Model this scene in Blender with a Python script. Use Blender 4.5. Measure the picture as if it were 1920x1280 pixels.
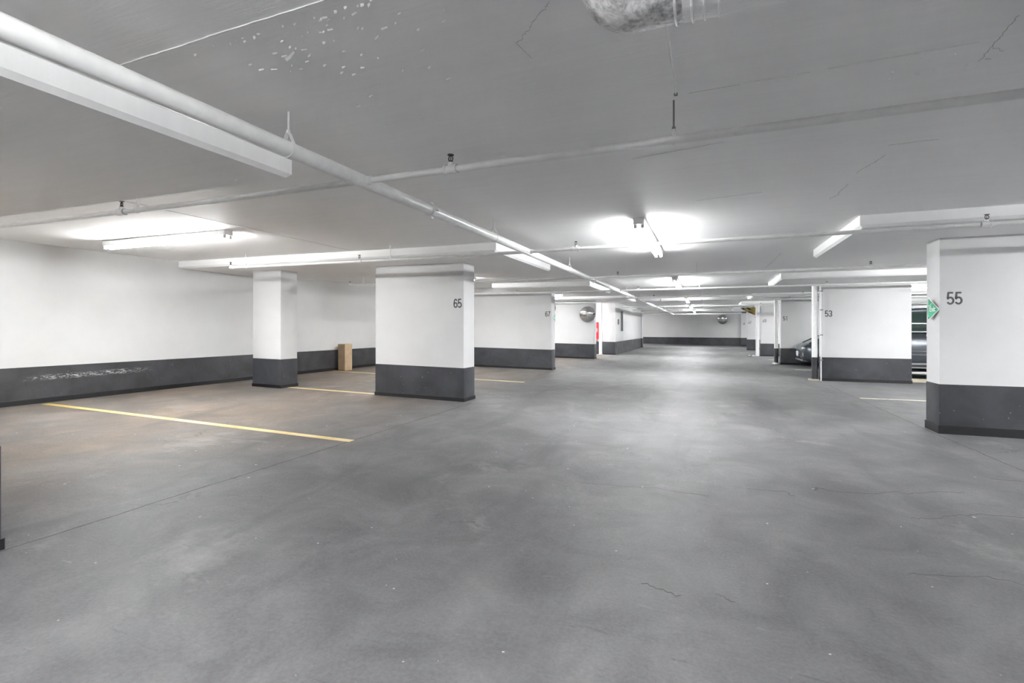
import bpy, bmesh, math, random
from mathutils import Vector, Matrix

for o in list(bpy.data.objects):
    bpy.data.objects.remove(o, do_unlink=True)
S = bpy.context.scene
COL = S.collection
random.seed(7)

# ------------------------------------------------------------------ camera
F_PX, VPX, HOR, EYE = 930.0, 1326.0, 616.0, 1.25
YAW = math.atan((VPX - 960.0) / F_PX)
cam_d = bpy.data.cameras.new('camera')
cam_d.sensor_width = 36.0
cam_d.lens = F_PX / 1920.0 * 36.0
cam_d.shift_y = -(640.0 - HOR) / 1920.0
cam_d.clip_start = 0.05
cam_d.clip_end = 200
cam = bpy.data.objects.new('camera', cam_d)
cam.location = (0, 0, EYE)
cam.rotation_euler = (math.pi / 2, 0, YAW)
COL.objects.link(cam)
S.camera = cam

# ------------------------------------------------------------------ light and exposure
TUBE_STRENGTH = 46.0
S.view_settings.view_transform = 'Standard'
S.view_settings.look = 'None'
S.view_settings.gamma = 1.0
S.view_settings.use_curve_mapping = False
S.view_settings.exposure = 2.42
w = bpy.data.worlds.new('world')
S.world = w
w.use_nodes = True
w.node_tree.nodes['Background'].inputs[0].default_value = (1, 1, 1, 1)
w.node_tree.nodes['Background'].inputs[1].default_value = 0.3
try:
    S.cycles.diffuse_bounces = 12
    S.cycles.max_bounces = 14
    S.cycles.caustics_reflective = False
    S.cycles.caustics_refractive = False
except Exception:
    pass

# ------------------------------------------------------------------ the slopes of the slabs
CEIL, DROP = 2.46, 2.33
XL, XR, YB, YE = -9.24, 8.3, -8.0, 42.0

def rf(x):            # the floor rises gently towards the left wall
    return 0.0157 * max(0.0, -0.2 - x)

def rc(x):            # so does the ceiling, a little less
    return 0.0096 * max(0.0, -3.7 - x)

def wf(v): return (v[0], v[1], v[2] + rf(v[0]))
def wc(v): return (v[0], v[1], v[2] + rc(v[0]))
def wfc(v):           # floor slope at the foot, ceiling slope at the head
    t = min(1, max(0, v[2] / DROP))
    return (v[0], v[1], v[2] + rf(v[0]) * (1 - t) + rc(v[0]) * t)

# ------------------------------------------------------------------ materials
def new_mat(name):
    m = bpy.data.materials.new(name)
    m.use_nodes = True
    nt = m.node_tree
    return m, nt, nt.nodes['Principled BSDF']

def nd(nt, t, **kw):
    n = nt.nodes.new(t)
    for k, v in kw.items():
        setattr(n, k, v)
    return n

def pos(nt, scale=(1, 1, 1)):
    g = nd(nt, 'ShaderNodeNewGeometry')
    mp = nd(nt, 'ShaderNodeMapping')
    mp.inputs['Scale'].default_value = scale
    nt.links.new(g.outputs['Position'], mp.inputs['Vector'])
    return mp.outputs['Vector']

def noise(nt, vec, scale, detail=4, rough=0.55, dist=0.0):
    n = nd(nt, 'ShaderNodeTexNoise')
    n.inputs['Scale'].default_value = scale
    n.inputs['Detail'].default_value = detail
    n.inputs['Roughness'].default_value = rough
    n.inputs['Distortion'].default_value = dist
    nt.links.new(vec, n.inputs['Vector'])
    return n.outputs['Fac']

def ramp(nt, fac, p0, c0, p1, c1, interp='LINEAR'):
    r = nd(nt, 'ShaderNodeValToRGB')
    r.color_ramp.interpolation = interp
    e = r.color_ramp.elements
    e[0].position, e[1].position = p0, p1
    e[0].color = tuple(c0) + (1,) if len(c0) == 3 else c0
    e[1].color = tuple(c1) + (1,) if len(c1) == 3 else c1
    nt.links.new(fac, r.inputs['Fac'])
    return r.outputs['Color']

def g3(v): return (v, v, v)

def mixc(nt, fac, a, b, mode='MIX'):
    n = nd(nt, 'ShaderNodeMix', data_type='RGBA', blend_type=mode)
    for sock, val in ((n.inputs[0], fac), (n.inputs[6], a), (n.inputs[7], b)):
        if hasattr(val, 'links'):
            nt.links.new(val, sock)
        elif isinstance(val, (int, float)):
            sock.default_value = val
        else:
            sock.default_value = tuple(val) + (1,)
    return n.outputs[2]

def math_(nt, op, a, b=None, clamp=False):
    n = nd(nt, 'ShaderNodeMath', operation=op, use_clamp=clamp)
    for i, val in enumerate((a, b)):
        if val is None:
            continue
        if hasattr(val, 'links'):
            nt.links.new(val, n.inputs[i])
        else:
            n.inputs[i].default_value = val
    return n.outputs[0]

def sep(nt):
    g = nd(nt, 'ShaderNodeNewGeometry')
    s = nd(nt, 'ShaderNodeSeparateXYZ')
    nt.links.new(g.outputs['Position'], s.inputs[0])
    return s.outputs

def bump(nt, p, h, strength=0.2, dist=0.01):
    b = nd(nt, 'ShaderNodeBump')
    b.inputs['Strength'].default_value = strength
    b.inputs['Distance'].default_value = dist
    nt.links.new(h, b.inputs['Height'])
    nt.links.new(b.outputs['Normal'], p.inputs['Normal'])

def simple(name, col, rough=0.5, metal=0.0, var=0.06, scale=6.0, emit=None):
    m, nt, p = new_mat(name)
    f = noise(nt, pos(nt), scale, 3)
    c = ramp(nt, f, 0.3, [max(0, x * (1 - var)) for x in col], 0.7, [min(1, x * (1 + var)) for x in col])
    nt.links.new(c, p.inputs['Base Color'])
    p.inputs['Roughness'].default_value = rough
    p.inputs['Metallic'].default_value = metal
    if emit:
        p.inputs['Emission Color'].default_value = (0.975, 0.99, 1.0, 1)
        p.inputs['Emission Strength'].default_value = emit
    return m

def mat_ceiling():
    m, nt, p = new_mat('ceiling_paint')
    v = pos(nt)
    a = noise(nt, v, 0.8, 5, 0.6)
    c = ramp(nt, a, 0.3, g3(0.89), 0.7, g3(0.93))
    sp = noise(nt, v, 26, 3, 0.7)
    cl = noise(nt, v, 1.1, 2)
    spm = math_(nt, 'MULTIPLY', ramp(nt, sp, 0.70, g3(0), 0.74, g3(1)), ramp(nt, cl, 0.54, g3(0), 0.66, g3(1)))
    c = mixc(nt, math_(nt, 'MULTIPLY', spm, 0.5), c, g3(0.35))
    st = noise(nt, pos(nt, (0.8, 9, 1)), 1.4, 5, 0.65, 0.6)
    c = mixc(nt, 0.35, c, ramp(nt, st, 0.35, g3(0.86), 0.6, g3(0.93)))
    nt.links.new(c, p.inputs['Base Color'])
    p.inputs['Roughness'].default_value = 0.6
    h = math_(nt, 'ADD', noise(nt, v, 7, 5, 0.6), math_(nt, 'MULTIPLY', noise(nt, pos(nt, (1, 12, 1)), 3, 4, 0.6, 0.8), 0.6))
    bump(nt, p, h, 0.22, 0.012)
    return m

def mat_wall(name='wall_paint', base=0.62):
    m, nt, p = new_mat(name)
    v = pos(nt)
    a = noise(nt, v, 1.3, 5, 0.6)
    c = ramp(nt, a, 0.3, g3(base * 0.95), 0.7, g3(base * 1.02))
    sp = noise(nt, v, 17, 3, 0.6)
    c = mixc(nt, math_(nt, 'MULTIPLY', ramp(nt, sp, 0.745, g3(0), 0.78, g3(1)), 0.3), c, g3(0.42))
    nt.links.new(c, p.inputs['Base Color'])
    p.inputs['Roughness'].default_value = 0.5
    bump(nt, p, noise(nt, v, 9, 5, 0.6), 0.12, 0.01)
    return m

def mat_dark(name='dark_base_paint', base=(0.038, 0.0395, 0.045), scrape=False):
    m, nt, p = new_mat(name)
    v = pos(nt)
    a = noise(nt, v, 2.2, 5, 0.6, 0.4)
    c = ramp(nt, a, 0.3, [x * 0.6 for x in base], 0.7, [x * 1.5 for x in base])
    sp = noise(nt, v, 30, 2, 0.5)
    c = mixc(nt, math_(nt, 'MULTIPLY', ramp(nt, sp, 0.75, g3(0), 0.77, g3(1)), 0.8), c, g3(0.5))
    if scrape:
        o = sep(nt)
        zz = math_(nt, 'ABSOLUTE', math_(nt, 'SUBTRACT', o[2], math_(nt, 'ADD', 0.527, math_(nt, 'MULTIPLY', math_(nt, 'SUBTRACT', o[1], 5.0), 0.012))))
        yy = math_(nt, 'ABSOLUTE', math_(nt, 'SUBTRACT', o[1], 5.0))
        zm = ramp(nt, zz, 0.008, g3(1), 0.05, g3(0))
        ym = ramp(nt, yy, 0.45, g3(1), 0.95, g3(0))
        n = noise(nt, pos(nt, (1, 6, 22)), 2.2, 6, 0.75, 1.0)
        msk = math_(nt, 'MULTIPLY', math_(nt, 'MULTIPLY', zm, ym), ramp(nt, n, 0.50, g3(0), 0.58, g3(1)))
        c = mixc(nt, math_(nt, 'MULTIPLY', msk, 0.9, True), c, g3(0.62))
    nt.links.new(c, p.inputs['Base Color'])
    nt.links.new(ramp(nt, noise(nt, v, 3, 4), 0.3, g3(0.30), 0.7, g3(0.5)), p.inputs['Roughness'])
    bump(nt, p, noise(nt, v, 8, 5, 0.6), 0.15, 0.01)
    return m

def mat_floor():
    m, nt, p = new_mat('floor_concrete')
    v = pos(nt)
    o = sep(nt)
    big = noise(nt, v, 0.35, 5, 0.6, 0.5)
    mid = noise(nt, v, 1.7, 7, 0.65, 0.6)
    fine = noise(nt, v, 60, 4, 0.7)
    c = ramp(nt, big, 0.3, (0.128, 0.127, 0.131), 0.7, (0.178, 0.177, 0.182))
    c = mixc(nt, 0.70, c, ramp(nt, mid, 0.33, (0.066, 0.065, 0.068), 0.68, (0.235, 0.233, 0.238)))
    c = mixc(nt, 0.16, c, ramp(nt, fine, 0.35, g3(0.05), 0.65, g3(0.27)))
    # brown tyre dust in the stalls on the left
    xm = math_(nt, 'ADD', o[0], math_(nt, 'MULTIPLY', math_(nt, 'SUBTRACT', big, 0.5), 3.0))
    brown = ramp(nt, math_(nt, 'MULTIPLY', math_(nt, 'ADD', xm, 10.0), 0.1), 0.48, g3(1), 0.66, g3(0))
    bm = math_(nt, 'MULTIPLY', brown, ramp(nt, noise(nt, v, 0.7, 5, 0.6, 0.4), 0.3, g3(0.35), 0.65, g3(1)))
    c = mixc(nt, math_(nt, 'MULTIPLY', bm, 1.0), c, mixc(nt, 1.0, c, (1.15, 0.93, 0.73), 'MULTIPLY'))
    # long worn streaks
    st = noise(nt, pos(nt, (1, 0.22, 1)), 1.6, 5, 0.6, 0.5)
    c = mixc(nt, math_(nt, 'MULTIPLY', ramp(nt, st, 0.54, g3(0), 0.68, g3(1)), 0.42), c, (0.062, 0.061, 0.063))
    wp = noise(nt, v, 0.9, 6, 0.72, 0.2)
    c = mixc(nt, math_(nt, 'MULTIPLY', ramp(nt, wp, 0.58, g3(0), 0.72, g3(1)), 0.5), c, (0.34, 0.336, 0.332))
    sc = noise(nt, pos(nt, (2.2, 16, 1)), 2.4, 6, 0.75, 1.2)
    c = mixc(nt, math_(nt, 'MULTIPLY', ramp(nt, sc, 0.60, g3(0), 0.72, g3(1)), 0.55), c, (0.055, 0.054, 0.055))
    sd = noise(nt, pos(nt, (3.0, 11, 1)), 3.1, 6, 0.75, 0.8)
    c = mixc(nt, math_(nt, 'MULTIPLY', ramp(nt, sd, 0.62, g3(0), 0.74, g3(1)), 0.45), c, (0.34, 0.337, 0.333))
    # hairline cracks
    vo = nd(nt, 'ShaderNodeTexVoronoi', feature='DISTANCE_TO_EDGE')
    vo.inputs['Scale'].default_value = 0.55
    wv = nd(nt, 'ShaderNodeVectorMath', operation='ADD')
    nv = nd(nt, 'ShaderNodeTexNoise')
    nv.inputs['Scale'].default_value = 2.2
    nv.inputs['Detail'].default_value = 6
    nt.links.new(v, nv.inputs['Vector'])
    nt.links.new(v, wv.inputs[0])
    nt.links.new(nv.outputs['Color'], wv.inputs[1])
    nt.links.new(wv.outputs[0], vo.inputs['Vector'])
    ck = math_(nt, 'MULTIPLY', ramp(nt, vo.outputs['Distance'], 0.0, g3(1), 0.0045, g3(0)),
               ramp(nt, noise(nt, v, 0.8, 3), 0.52, g3(0), 0.62, g3(1)))
    c = mixc(nt, math_(nt, 'MULTIPLY', ck, 0.75), c, g3(0.045))
    # specks of grit
    sp = noise(nt, v, 24, 1, 0.4)
    c = mixc(nt, math_(nt, 'MULTIPLY', ramp(nt, sp, 0.80, g3(0), 0.815, g3(1)), 0.8), c, g3(0.6))
    nt.links.new(c, p.inputs['Base Color'])
    nt.links.new(ramp(nt, mid, 0.3, g3(0.50), 0.7, g3(0.68)), p.inputs['Roughness'])
    p.inputs['Specular IOR Level'].default_value = 0.22
    h = math_(nt, 'ADD', math_(nt, 'MULTIPLY', fine, 0.25), math_(nt, 'ADD', mid, math_(nt, 'MULTIPLY', ck, -0.6)))
    bump(nt, p, h, 0.18, 0.012)
    return m

def mat_mottled():
    m, nt, p = new_mat('foil_insulation')
    v = pos(nt)
    a = noise(nt, v, 16, 7, 0.75, 0.5)
    b = noise(nt, v, 60, 3, 0.6)
    c = ramp(nt, a, 0.40, g3(0.22), 0.56, g3(0.80))
    c = mixc(nt, 0.25, c, ramp(nt, b, 0.4, g3(0.25), 0.6, g3(0.9)))
    nt.links.new(c, p.inputs['Base Color'])
    p.inputs['Roughness'].default_value = 0.5
    bump(nt, p, a, 0.25, 0.01)
    return m

def mat_canvas():
    m, nt, p = new_mat('canvas_jacket')
    a = noise(nt, pos(nt, (1, 6, 6)), 6, 4, 0.5, 1.5)
    nt.links.new(ramp(nt, a, 0.3, g3(0.86), 0.7, g3(0.93)), p.inputs['Base Color'])
    p.inputs['Roughness'].default_value = 0.35
    bump(nt, p, a, 0.5, 0.015)
    return m

def mat_line():
    m, nt, p = new_mat('yellow_line_paint')
    v = pos(nt)
    o = sep(nt)
    a = noise(nt, v, 2.0, 5, 0.6)
    c = ramp(nt, a, 0.35, (0.66, 0.47, 0.17), 0.65, (0.80, 0.66, 0.38))
    far = ramp(nt, math_(nt, 'MULTIPLY', math_(nt, 'ADD', o[0], 10), 0.1), 0.08, g3(0), 0.28, g3(1))
    c = mixc(nt, far, (0.62, 0.43, 0.09), c)
    wr = noise(nt, v, 22, 5, 0.7)
    c = mixc(nt, math_(nt, 'MULTIPLY', ramp(nt, wr, 0.58, g3(0), 0.68, g3(1)), 0.55), c, (0.30, 0.27, 0.22))
    nt.links.new(c, p.inputs['Base Color'])
    p.inputs['Roughness'].default_value = 0.55
    return m

M = {}
M['ceiling'] = mat_ceiling()
M['wall'] = mat_wall()
M['dark'] = mat_dark()
M['dark_wall'] = mat_dark('dark_wall_base_paint', (0.040, 0.040, 0.0435), True)
M['skirt'] = simple('black_skirting', (0.008, 0.008, 0.009), 0.4, var=0.3)
M['floor'] = mat_floor()
M['joint'] = simple('floor_joint_filler', (0.075, 0.07, 0.066), 0.8, var=0.4, scale=20)
M['line'] = mat_line()
M['wline'] = simple('pale_line_paint', (0.66, 0.62, 0.48), 0.55, var=0.2, scale=12)
M['pipe'] = simple('white_pipe_paint', (0.78, 0.78, 0.775), 0.32, var=0.05, scale=14)
M['greymetal'] = simple('grey_steel', (0.22, 0.22, 0.22), 0.4, 0.6)
M['bronze'] = simple('dark_bronze', (0.05, 0.047, 0.043), 0.35, 0.7)
M['housing'] = simple('white_enamel', (0.80, 0.80, 0.79), 0.35, var=0.03)
M['socket'] = simple('lampholder_plastic', (0.74, 0.74, 0.72), 0.5)
M['tube'] = simple('lit_tube', (1, 1, 1), 0.3, emit=TUBE_STRENGTH)
M['tube_left'] = simple('dimmed_lit_tube', (1, 1, 1), 0.3, emit=TUBE_STRENGTH * 0.76)  # output lowered to balance the left bays and nearest aisle lamp
M['tube_strong'] = simple('boosted_lit_tube', (1, 1, 1), 0.3, emit=TUBE_STRENGTH * 1.2)  # output raised to balance the right bays
M['tube_dim'] = simple('dimmest_lit_tube', (1, 1, 1), 0.3, emit=TUBE_STRENGTH * 0.55)  # output lowered for the bay behind the wide left pillar
M['number'] = simple('grey_number_paint', (0.075, 0.075, 0.078), 0.6, var=0.25, scale=40)
M['green'] = simple('green_sign_face', (0.03, 0.36, 0.19), 0.35, var=0.05)
M['palegreen'] = simple('faded_green_sign_face', (0.22, 0.46, 0.36), 0.4, var=0.1)
M['white'] = simple('white_print', (0.86, 0.86, 0.85), 0.4, var=0.02)
M['black'] = simple('black_plastic', (0.012, 0.012, 0.013), 0.4)
M['red'] = simple('red_enamel', (0.62, 0.015, 0.02), 0.35, var=0.08)
M['card'] = simple('cardboard', (0.42, 0.31, 0.20), 0.8, var=0.1, scale=9)
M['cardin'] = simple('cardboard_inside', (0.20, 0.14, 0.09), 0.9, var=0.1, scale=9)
M['mirror'] = simple('convex_mirror_glass', (0.78, 0.79, 0.79), 0.06, 1.0, var=0.01)
M['mirrorrim'] = simple('mirror_rim', (0.20, 0.20, 0.20), 0.5)
M['crack'] = simple('crack_dark', (0.40, 0.40, 0.40), 0.9)
M['ridge'] = simple('ceiling_ridge', (0.74, 0.74, 0.74), 0.6)
M['flake'] = simple('paint_flake', (0.78, 0.78, 0.77), 0.5)
M['foil'] = mat_mottled()
M['canvas'] = mat_canvas()
M['yellow'] = simple('olive_yellow_paint', (0.33, 0.26, 0.06), 0.5, var=0.25, scale=5)
M['plank'] = simple('beige_concrete', (0.46, 0.42, 0.33), 0.75, var=0.15)
M['carpaint'] = simple('slate_grey_car_paint', (0.075, 0.086, 0.10), 0.22, 0.35, var=0.04)
M['suvpaint'] = simple('graphite_car_paint', (0.085, 0.095, 0.108), 0.25, 0.35, var=0.04)
M['silver'] = simple('silver_car_paint', (0.45, 0.47, 0.50), 0.25, 0.4, var=0.04)
M['glass'] = simple('car_glass', (0.035, 0.06, 0.052), 0.06, 0.0, var=0.1)
M['chrome'] = simple('bright_trim', (0.72, 0.73, 0.74), 0.15, 1.0, var=0.02)
M['lamp'] = simple('headlamp_lens', (0.62, 0.64, 0.66), 0.1, 0.2)
M['plate'] = simple('number_plate', (0.70, 0.73, 0.80), 0.4)
M['beige'] = simple('beige_plate', (0.52, 0.50, 0.38), 0.5)
M['rubber'] = simple('tyre_rubber', (0.015, 0.015, 0.016), 0.7)
M['alloy'] = simple('alloy_wheel', (0.35, 0.35, 0.36), 0.3, 0.8)

# ------------------------------------------------------------------ mesh building
ORG = {}

def thing(name, label, cat, loc=(0, 0, 0), group=None):
    o = bpy.data.objects.new(name, None)
    o.empty_display_size = 0.2
    COL.objects.link(o)
    o.location = loc
    ORG[o] = Vector(loc)
    o['label'] = label
    o['category'] = cat
    if group:
        o['group'] = group
    return o

def tag(o, label, cat, group=None):
    o['label'] = label
    o['category'] = cat
    if group:
        o['group'] = group
    return o

class MB:
    def __init__(s):
        s.bm = bmesh.new()

    def box(s, x0, x1, y0, y1, z0, z1, bev=0.0, seg=2, vertical_only=False):
        r = bmesh.ops.create_cube(s.bm, size=1.0)
        vs = r['verts']
        bmesh.ops.scale(s.bm, vec=(x1 - x0, y1 - y0, z1 - z0), verts=vs)
        bmesh.ops.translate(s.bm, vec=((x0 + x1) / 2, (y0 + y1) / 2, (z0 + z1) / 2), verts=vs)
        if bev > 0:
            es = set(e for v in vs for e in v.link_edges)
            if vertical_only:
                es = [e for e in es if abs(e.verts[0].co.z - e.verts[1].co.z) > 1e-4]
            bmesh.ops.bevel(s.bm, geom=list(es), offset=bev, segments=seg, affect='EDGES', profile=0.5)
        return s

    def quadstrip_x(s, prof, xs):
        """extrude a closed YZ profile along X through the stations xs"""
        rings = [[s.bm.verts.new((x, p[0], p[1])) for p in prof] for x in xs]
        n = len(prof)
        for a, b in zip(rings, rings[1:]):
            for i in range(n):
                s.bm.faces.new((a[i], a[(i + 1) % n], b[(i + 1) % n], b[i]))
        s.bm.faces.new(rings[0][::-1])
        s.bm.faces.new(rings[-1])
        return s

    def loft(s, rings, cap=True, closed=True):
        R = [[s.bm.verts.new(p) for p in r] for r in rings]
        n = len(R[0])
        for a, b in zip(R, R[1:]):
            for i in range(n if closed else n - 1):
                s.bm.faces.new((a[i], a[(i + 1) % n], b[(i + 1) % n], b[i]))
        if cap:
            s.bm.faces.new(R[0][::-1])
            s.bm.faces.new(R[-1])
        return s

    def path(s, pts, r, n=12, cap=True):
        """tube along a polyline; r a number or one radius per point"""
        pts = [Vector(p) for p in pts]
        rs = r if isinstance(r, (list, tuple)) else [r] * len(pts)
        up = None
        rings = []
        for i, p in enumerate(pts):
            if i == 0:
                t = pts[1] - pts[0]
            elif i == len(pts) - 1:
                t = pts[-1] - pts[-2]
            else:
                t = (pts[i + 1] - p).normalized() + (p - pts[i - 1]).normalized()
            if t.length < 1e-9:
                t = Vector((0, 0, 1))
            t.normalize()
            if up is None:
                up = Vector((0, 0, 1)) if abs(t.z) < 0.9 else Vector((1, 0, 0))
            u = (up - t * up.dot(t)).normalized()
            v = t.cross(u)
            up = u
            rings.append([p + (u * math.cos(a) + v * math.sin(a)) * rs[i]
                          for a in [2 * math.pi * k / n for k in range(n)]])
        return s.loft(rings, cap)

    def prism(s, poly, axis, a0, a1):
        """polygon in the plane normal to axis (0 x: (y,z); 1 y: (x,z); 2 z: (x,y))"""
        def P(q, a):
            return ((a, q[0], q[1]), (q[0], a, q[1]), (q[0], q[1], a))[axis]
        return s.loft([[P(q, a0) for q in poly], [P(q, a1) for q in poly]])

    def sphere(s, c, r, u=16, v=10, sc=(1, 1, 1)):
        rr = bmesh.ops.create_uvsphere(s.bm, u_segments=u, v_segments=v, radius=r)
        bmesh.ops.scale(s.bm, vec=sc, verts=rr['verts'])
        bmesh.ops.translate(s.bm, vec=c, verts=rr['verts'])
        return s

    def mapv(s, fn):
        for v in s.bm.verts:
            v.co = fn(v.co)
        return s

    def build(s, name, mat, parent=None, warp=None, smooth=False, kind=None, origin=None):
        if warp:
            s.mapv(lambda c: Vector(warp(c)))
        base = ORG.get(parent, Vector((0, 0, 0))) if parent is not None else Vector(origin or (0, 0, 0))
        if base.length > 0:
            s.mapv(lambda c: c - base)
        bmesh.ops.recalc_face_normals(s.bm, faces=s.bm.faces)
        me = bpy.data.meshes.new(name)
        s.bm.to_mesh(me)
        s.bm.free()
        me.materials.append(M[mat] if isinstance(mat, str) else mat)
        if smooth:
            me.polygons.foreach_set('use_smooth', [True] * len(me.polygons))
            try:
                me.set_sharp_from_angle(angle=math.radians(40))
            except Exception:
                pass
        o = bpy.data.objects.new(name, me)
        COL.objects.link(o)
        if parent is not None:
            o.parent = parent
        else:
            o.location = base
        ORG[o] = base.copy()
        if kind:
            o['kind'] = kind
        return o

def text_mesh(name, body, size, mat, parent, origin, xdir, zdir, sx=1.0, depth=0.002, bold=0.0, align='CENTER'):
    cu = bpy.data.curves.new(name, 'FONT')
    cu.body = body
    cu.size = size
    cu.extrude = depth
    cu.offset = bold
    cu.align_x = align
    cu.align_y = 'CENTER'
    cu.resolution_u = 4
    to = bpy.data.objects.new(name + '_tmp', cu)
    COL.objects.link(to)
    bpy.context.view_layer.update()
    me = bpy.data.meshes.new_from_object(to.evaluated_get(bpy.context.evaluated_depsgraph_get()))
    bpy.data.objects.remove(to, do_unlink=True)
    x = Vector(xdir).normalized()
    z = Vector(zdir).normalized()
    n = x.cross(z)
    base = ORG.get(parent, Vector())
    og = Vector(origin)
    for v in me.vertices:
        c = v.co
        v.co = og + x * (c.x * sx) + z * c.y + n * c.z - base
    me.name = name
    me.materials.clear()
    me.materials.append(M[mat])
    o = bpy.data.objects.new(name, me)
    COL.objects.link(o)
    o.parent = parent
    ORG[o] = base.copy()
    return o

# ================================================================== THE SHELL
XS = [XL - 0.3, -8, -6.5, -5, -3.7, -2, -0.2, 2, 5, XR + 0.3]
b = MB()
b.quadstrip_x([(YB - 0.3, -0.25), (YE + 0.5, -0.25), (YE + 0.5, 0), (YB - 0.3, 0)], XS)
floor = b.build('floor', 'floor', warp=wf, kind='structure')
b = MB()
b.quadstrip_x([(YB - 0.3, CEIL), (YE + 0.5, CEIL), (YE + 0.5, CEIL + 0.25), (YB - 0.3, CEIL + 0.25)], XS)
ceiling = b.build('ceiling', 'ceiling', warp=wc, kind='structure')

def drop_panel(n, x0, x1, y0, y1):
    xs = sorted(set([x0, x0 + 0.03, x1 - 0.03, x1] + [x for x in (-8, -6.5, -5, -3.7) if x0 + 0.05 < x < x1 - 0.05]))
    ch = 0.028
    rings = []
    for x in xs:
        e = 0.0 if x in (x0, x1) else ch
        zb = DROP + (ch if x in (x0, x1) else 0)
        i = ch if True else 0
        rings.append([(x, y0, CEIL + 0.005), (x, y0, DROP + ch), (x, y0 + i, zb), (x, y1 - i, zb), (x, y1, DROP + ch), (x, y1, CEIL + 0.005)])
    mb = MB()
    mb.loft(rings)
    return mb.build('trim_%d' % n, 'ceiling', None, warp=wc, kind='structure')

for k, a in enumerate(((XL, -2.78, -0.25, 2.74), (XL, -2.75, 6.38, 8.96), (-5.45, -2.75, 12.35, 15.1),
          (XL, -2.75, 18.4, 21.0), (1.52, XR, -0.25, 2.74), (1.52, XR, 6.3, 8.8), (1.50, XR, 12.25, 14.7),
          (1.45, XR, 18.9, 21.3), (1.42, XR, 24.3, 26.6), (1.42, XR, 31.0, 33.4))):
    drop_panel(k + 1, *a)

def solid_wall(name, boxes, band, skirt, warp):
    m = MB()
    for q in boxes:
        m.box(*q)
    o = m.build(name, 'wall', warp=warp, kind='structure')
    return o

def wfw(v):           # walls: foot on the sloping floor, head through the ceiling
    t = min(1, max(0, v[2] / CEIL))
    return (v[0], v[1], v[2] + rf(v[0]) * (1 - t) + rc(v[0]) * t)

wall_left = MB().box(XL - 0.25, XL, YB, YE, -0.1, CEIL + 0.05).build('wall_left', 'wall', warp=wfw, kind='structure')
MB().box(XL - 0.01, XL + 0.004, YB, YE, -0.05, 0.545).build('painted_base', 'dark_wall', wall_left, warp=wf)
MB().box(XL - 0.01, XL + 0.014, YB, YE, -0.05, 0.075, 0.004).build('skirting', 'skirt', wall_left, warp=wf)
wall_right = MB().box(XR, XR + 0.25, YB, YE, -0.1, CEIL + 0.05).build('wall_right', 'wall', kind='structure')
MB().box(XR - 0.004, XR + 0.01, YB, YE, -0.05, 0.56).build('painted_base', 'dark', wall_right)
wall_back = MB().box(XL, XR, YB - 0.25, YB, -0.1, CEIL + 0.05).build('wall_back', 'wall', kind='structure')
# the end wall stands a little askew
def skew(v): return (v[0], v[1] - 0.21 * (v[0] + 5.0), v[2])
b = MB().box(-9.3, 2.3, 41.3, 41.5, -0.1, CEIL + 0.05).mapv(lambda c: Vector(skew(c)))
wall_end = b.build('wall_end', 'wall', kind='structure')
MB().box(-9.3, 2.3, 41.29, 41.4, 0.0, 0.585).mapv(lambda c: Vector(skew(c))).build('painted_base', 'dark', wall_end)
wall_far = MB().box(XL, XR, YE, YE + 0.25, -0.1, CEIL + 0.05).build('wall_far', 'wall', kind='structure')

# the stair core on the left, with its recess
core = MB().box(-8.6, -3.93, 22.9, 32.4, -0.1, DROP + 0.16).build('wall_core', 'wall', warp=wfc, kind='structure')
MB().box(-8.6, -3.926, 22.896, 32.4, -0.05, 0.585).build('painted_base', 'dark', core, warp=wf)
MB().box(-8.6, -3.915, 22.885, 32.4, -0.05, 0.05).build('skirting', 'skirt', core, warp=wf)

# floor joints, ceiling joint ridges, cracks, flakes
def ribbon(name, pts, wd, z, mat, parent, warp, th=0.002, wob=0.0, seg=40):
    P = []
    for (a, c) in zip(pts, pts[1:]):
        for k in range(seg):
            t = k / seg
            P.append((a[0] + (c[0] - a[0]) * t, a[1] + (c[1] - a[1]) * t))
    P.append(pts[-1])
    L, R_ = [], []
    off = 0.0
    for i, p in enumerate(P):
        q = P[min(i + 1, len(P) - 1)]
        o_ = P[max(i - 1, 0)]
        d = Vector((q[0] - o_[0], q[1] - o_[1])).normalized()
        n = Vector((-d.y, d.x))
        off = off * 0.7 + random.uniform(-wob, wob)
        ww = wd * random.uniform(0.5, 1.2) if wob else wd
        L.append((p[0] + n.x * (off + ww / 2), p[1] + n.y * (off + ww / 2)))
        R_.append((p[0] + n.x * (off - ww / 2), p[1] + n.y * (off - ww / 2)))
    mb = MB()
    rings = [[(l[0], l[1], z), (l[0], l[1], z + th), (r[0], r[1], z + th), (r[0], r[1], z)] for l, r in zip(L, R_)]
    mb.loft(rings)
    return mb.build(name, mat, parent, warp=warp)

ribbon('joint', [(-3.54, -6), (-3.54, 7.2)], 0.011, -0.001, 'joint', floor, wf, wob=0.006, seg=220)
ribbon('joint', [(2.62, -6), (2.60, 5.2), (2.53, 7.4), (2.5, 12.8)], 0.010, -0.001, 'joint', floor, wf, wob=0.006, seg=90)
ribbon('ridge', [(-2.7, 1.46), (0.4, 1.425)], 0.007, CEIL - 0.005, 'ridge', ceiling, wc, th=0.006, wob=0.0012, seg=90)
ribbon('ridge', [(0.15, 2.70), (0.45, 2.69)], 0.0035, CEIL - 0.0025, 'flake', ceiling, wc, th=0.003, wob=0.001, seg=30)
ribbon('ridge', [(0.52, 2.685), (1.07, 2.672)], 0.0035, CEIL - 0.0025, 'flake', ceiling, wc, th=0.003, wob=0.001, seg=30)
ribbon('crack', [(-0.09, 2.706), (0.15, 2.70)], 0.002, CEIL - 0.001, 'crack', ceiling, wc, th=0.002, wob=0.001, seg=30)
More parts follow.
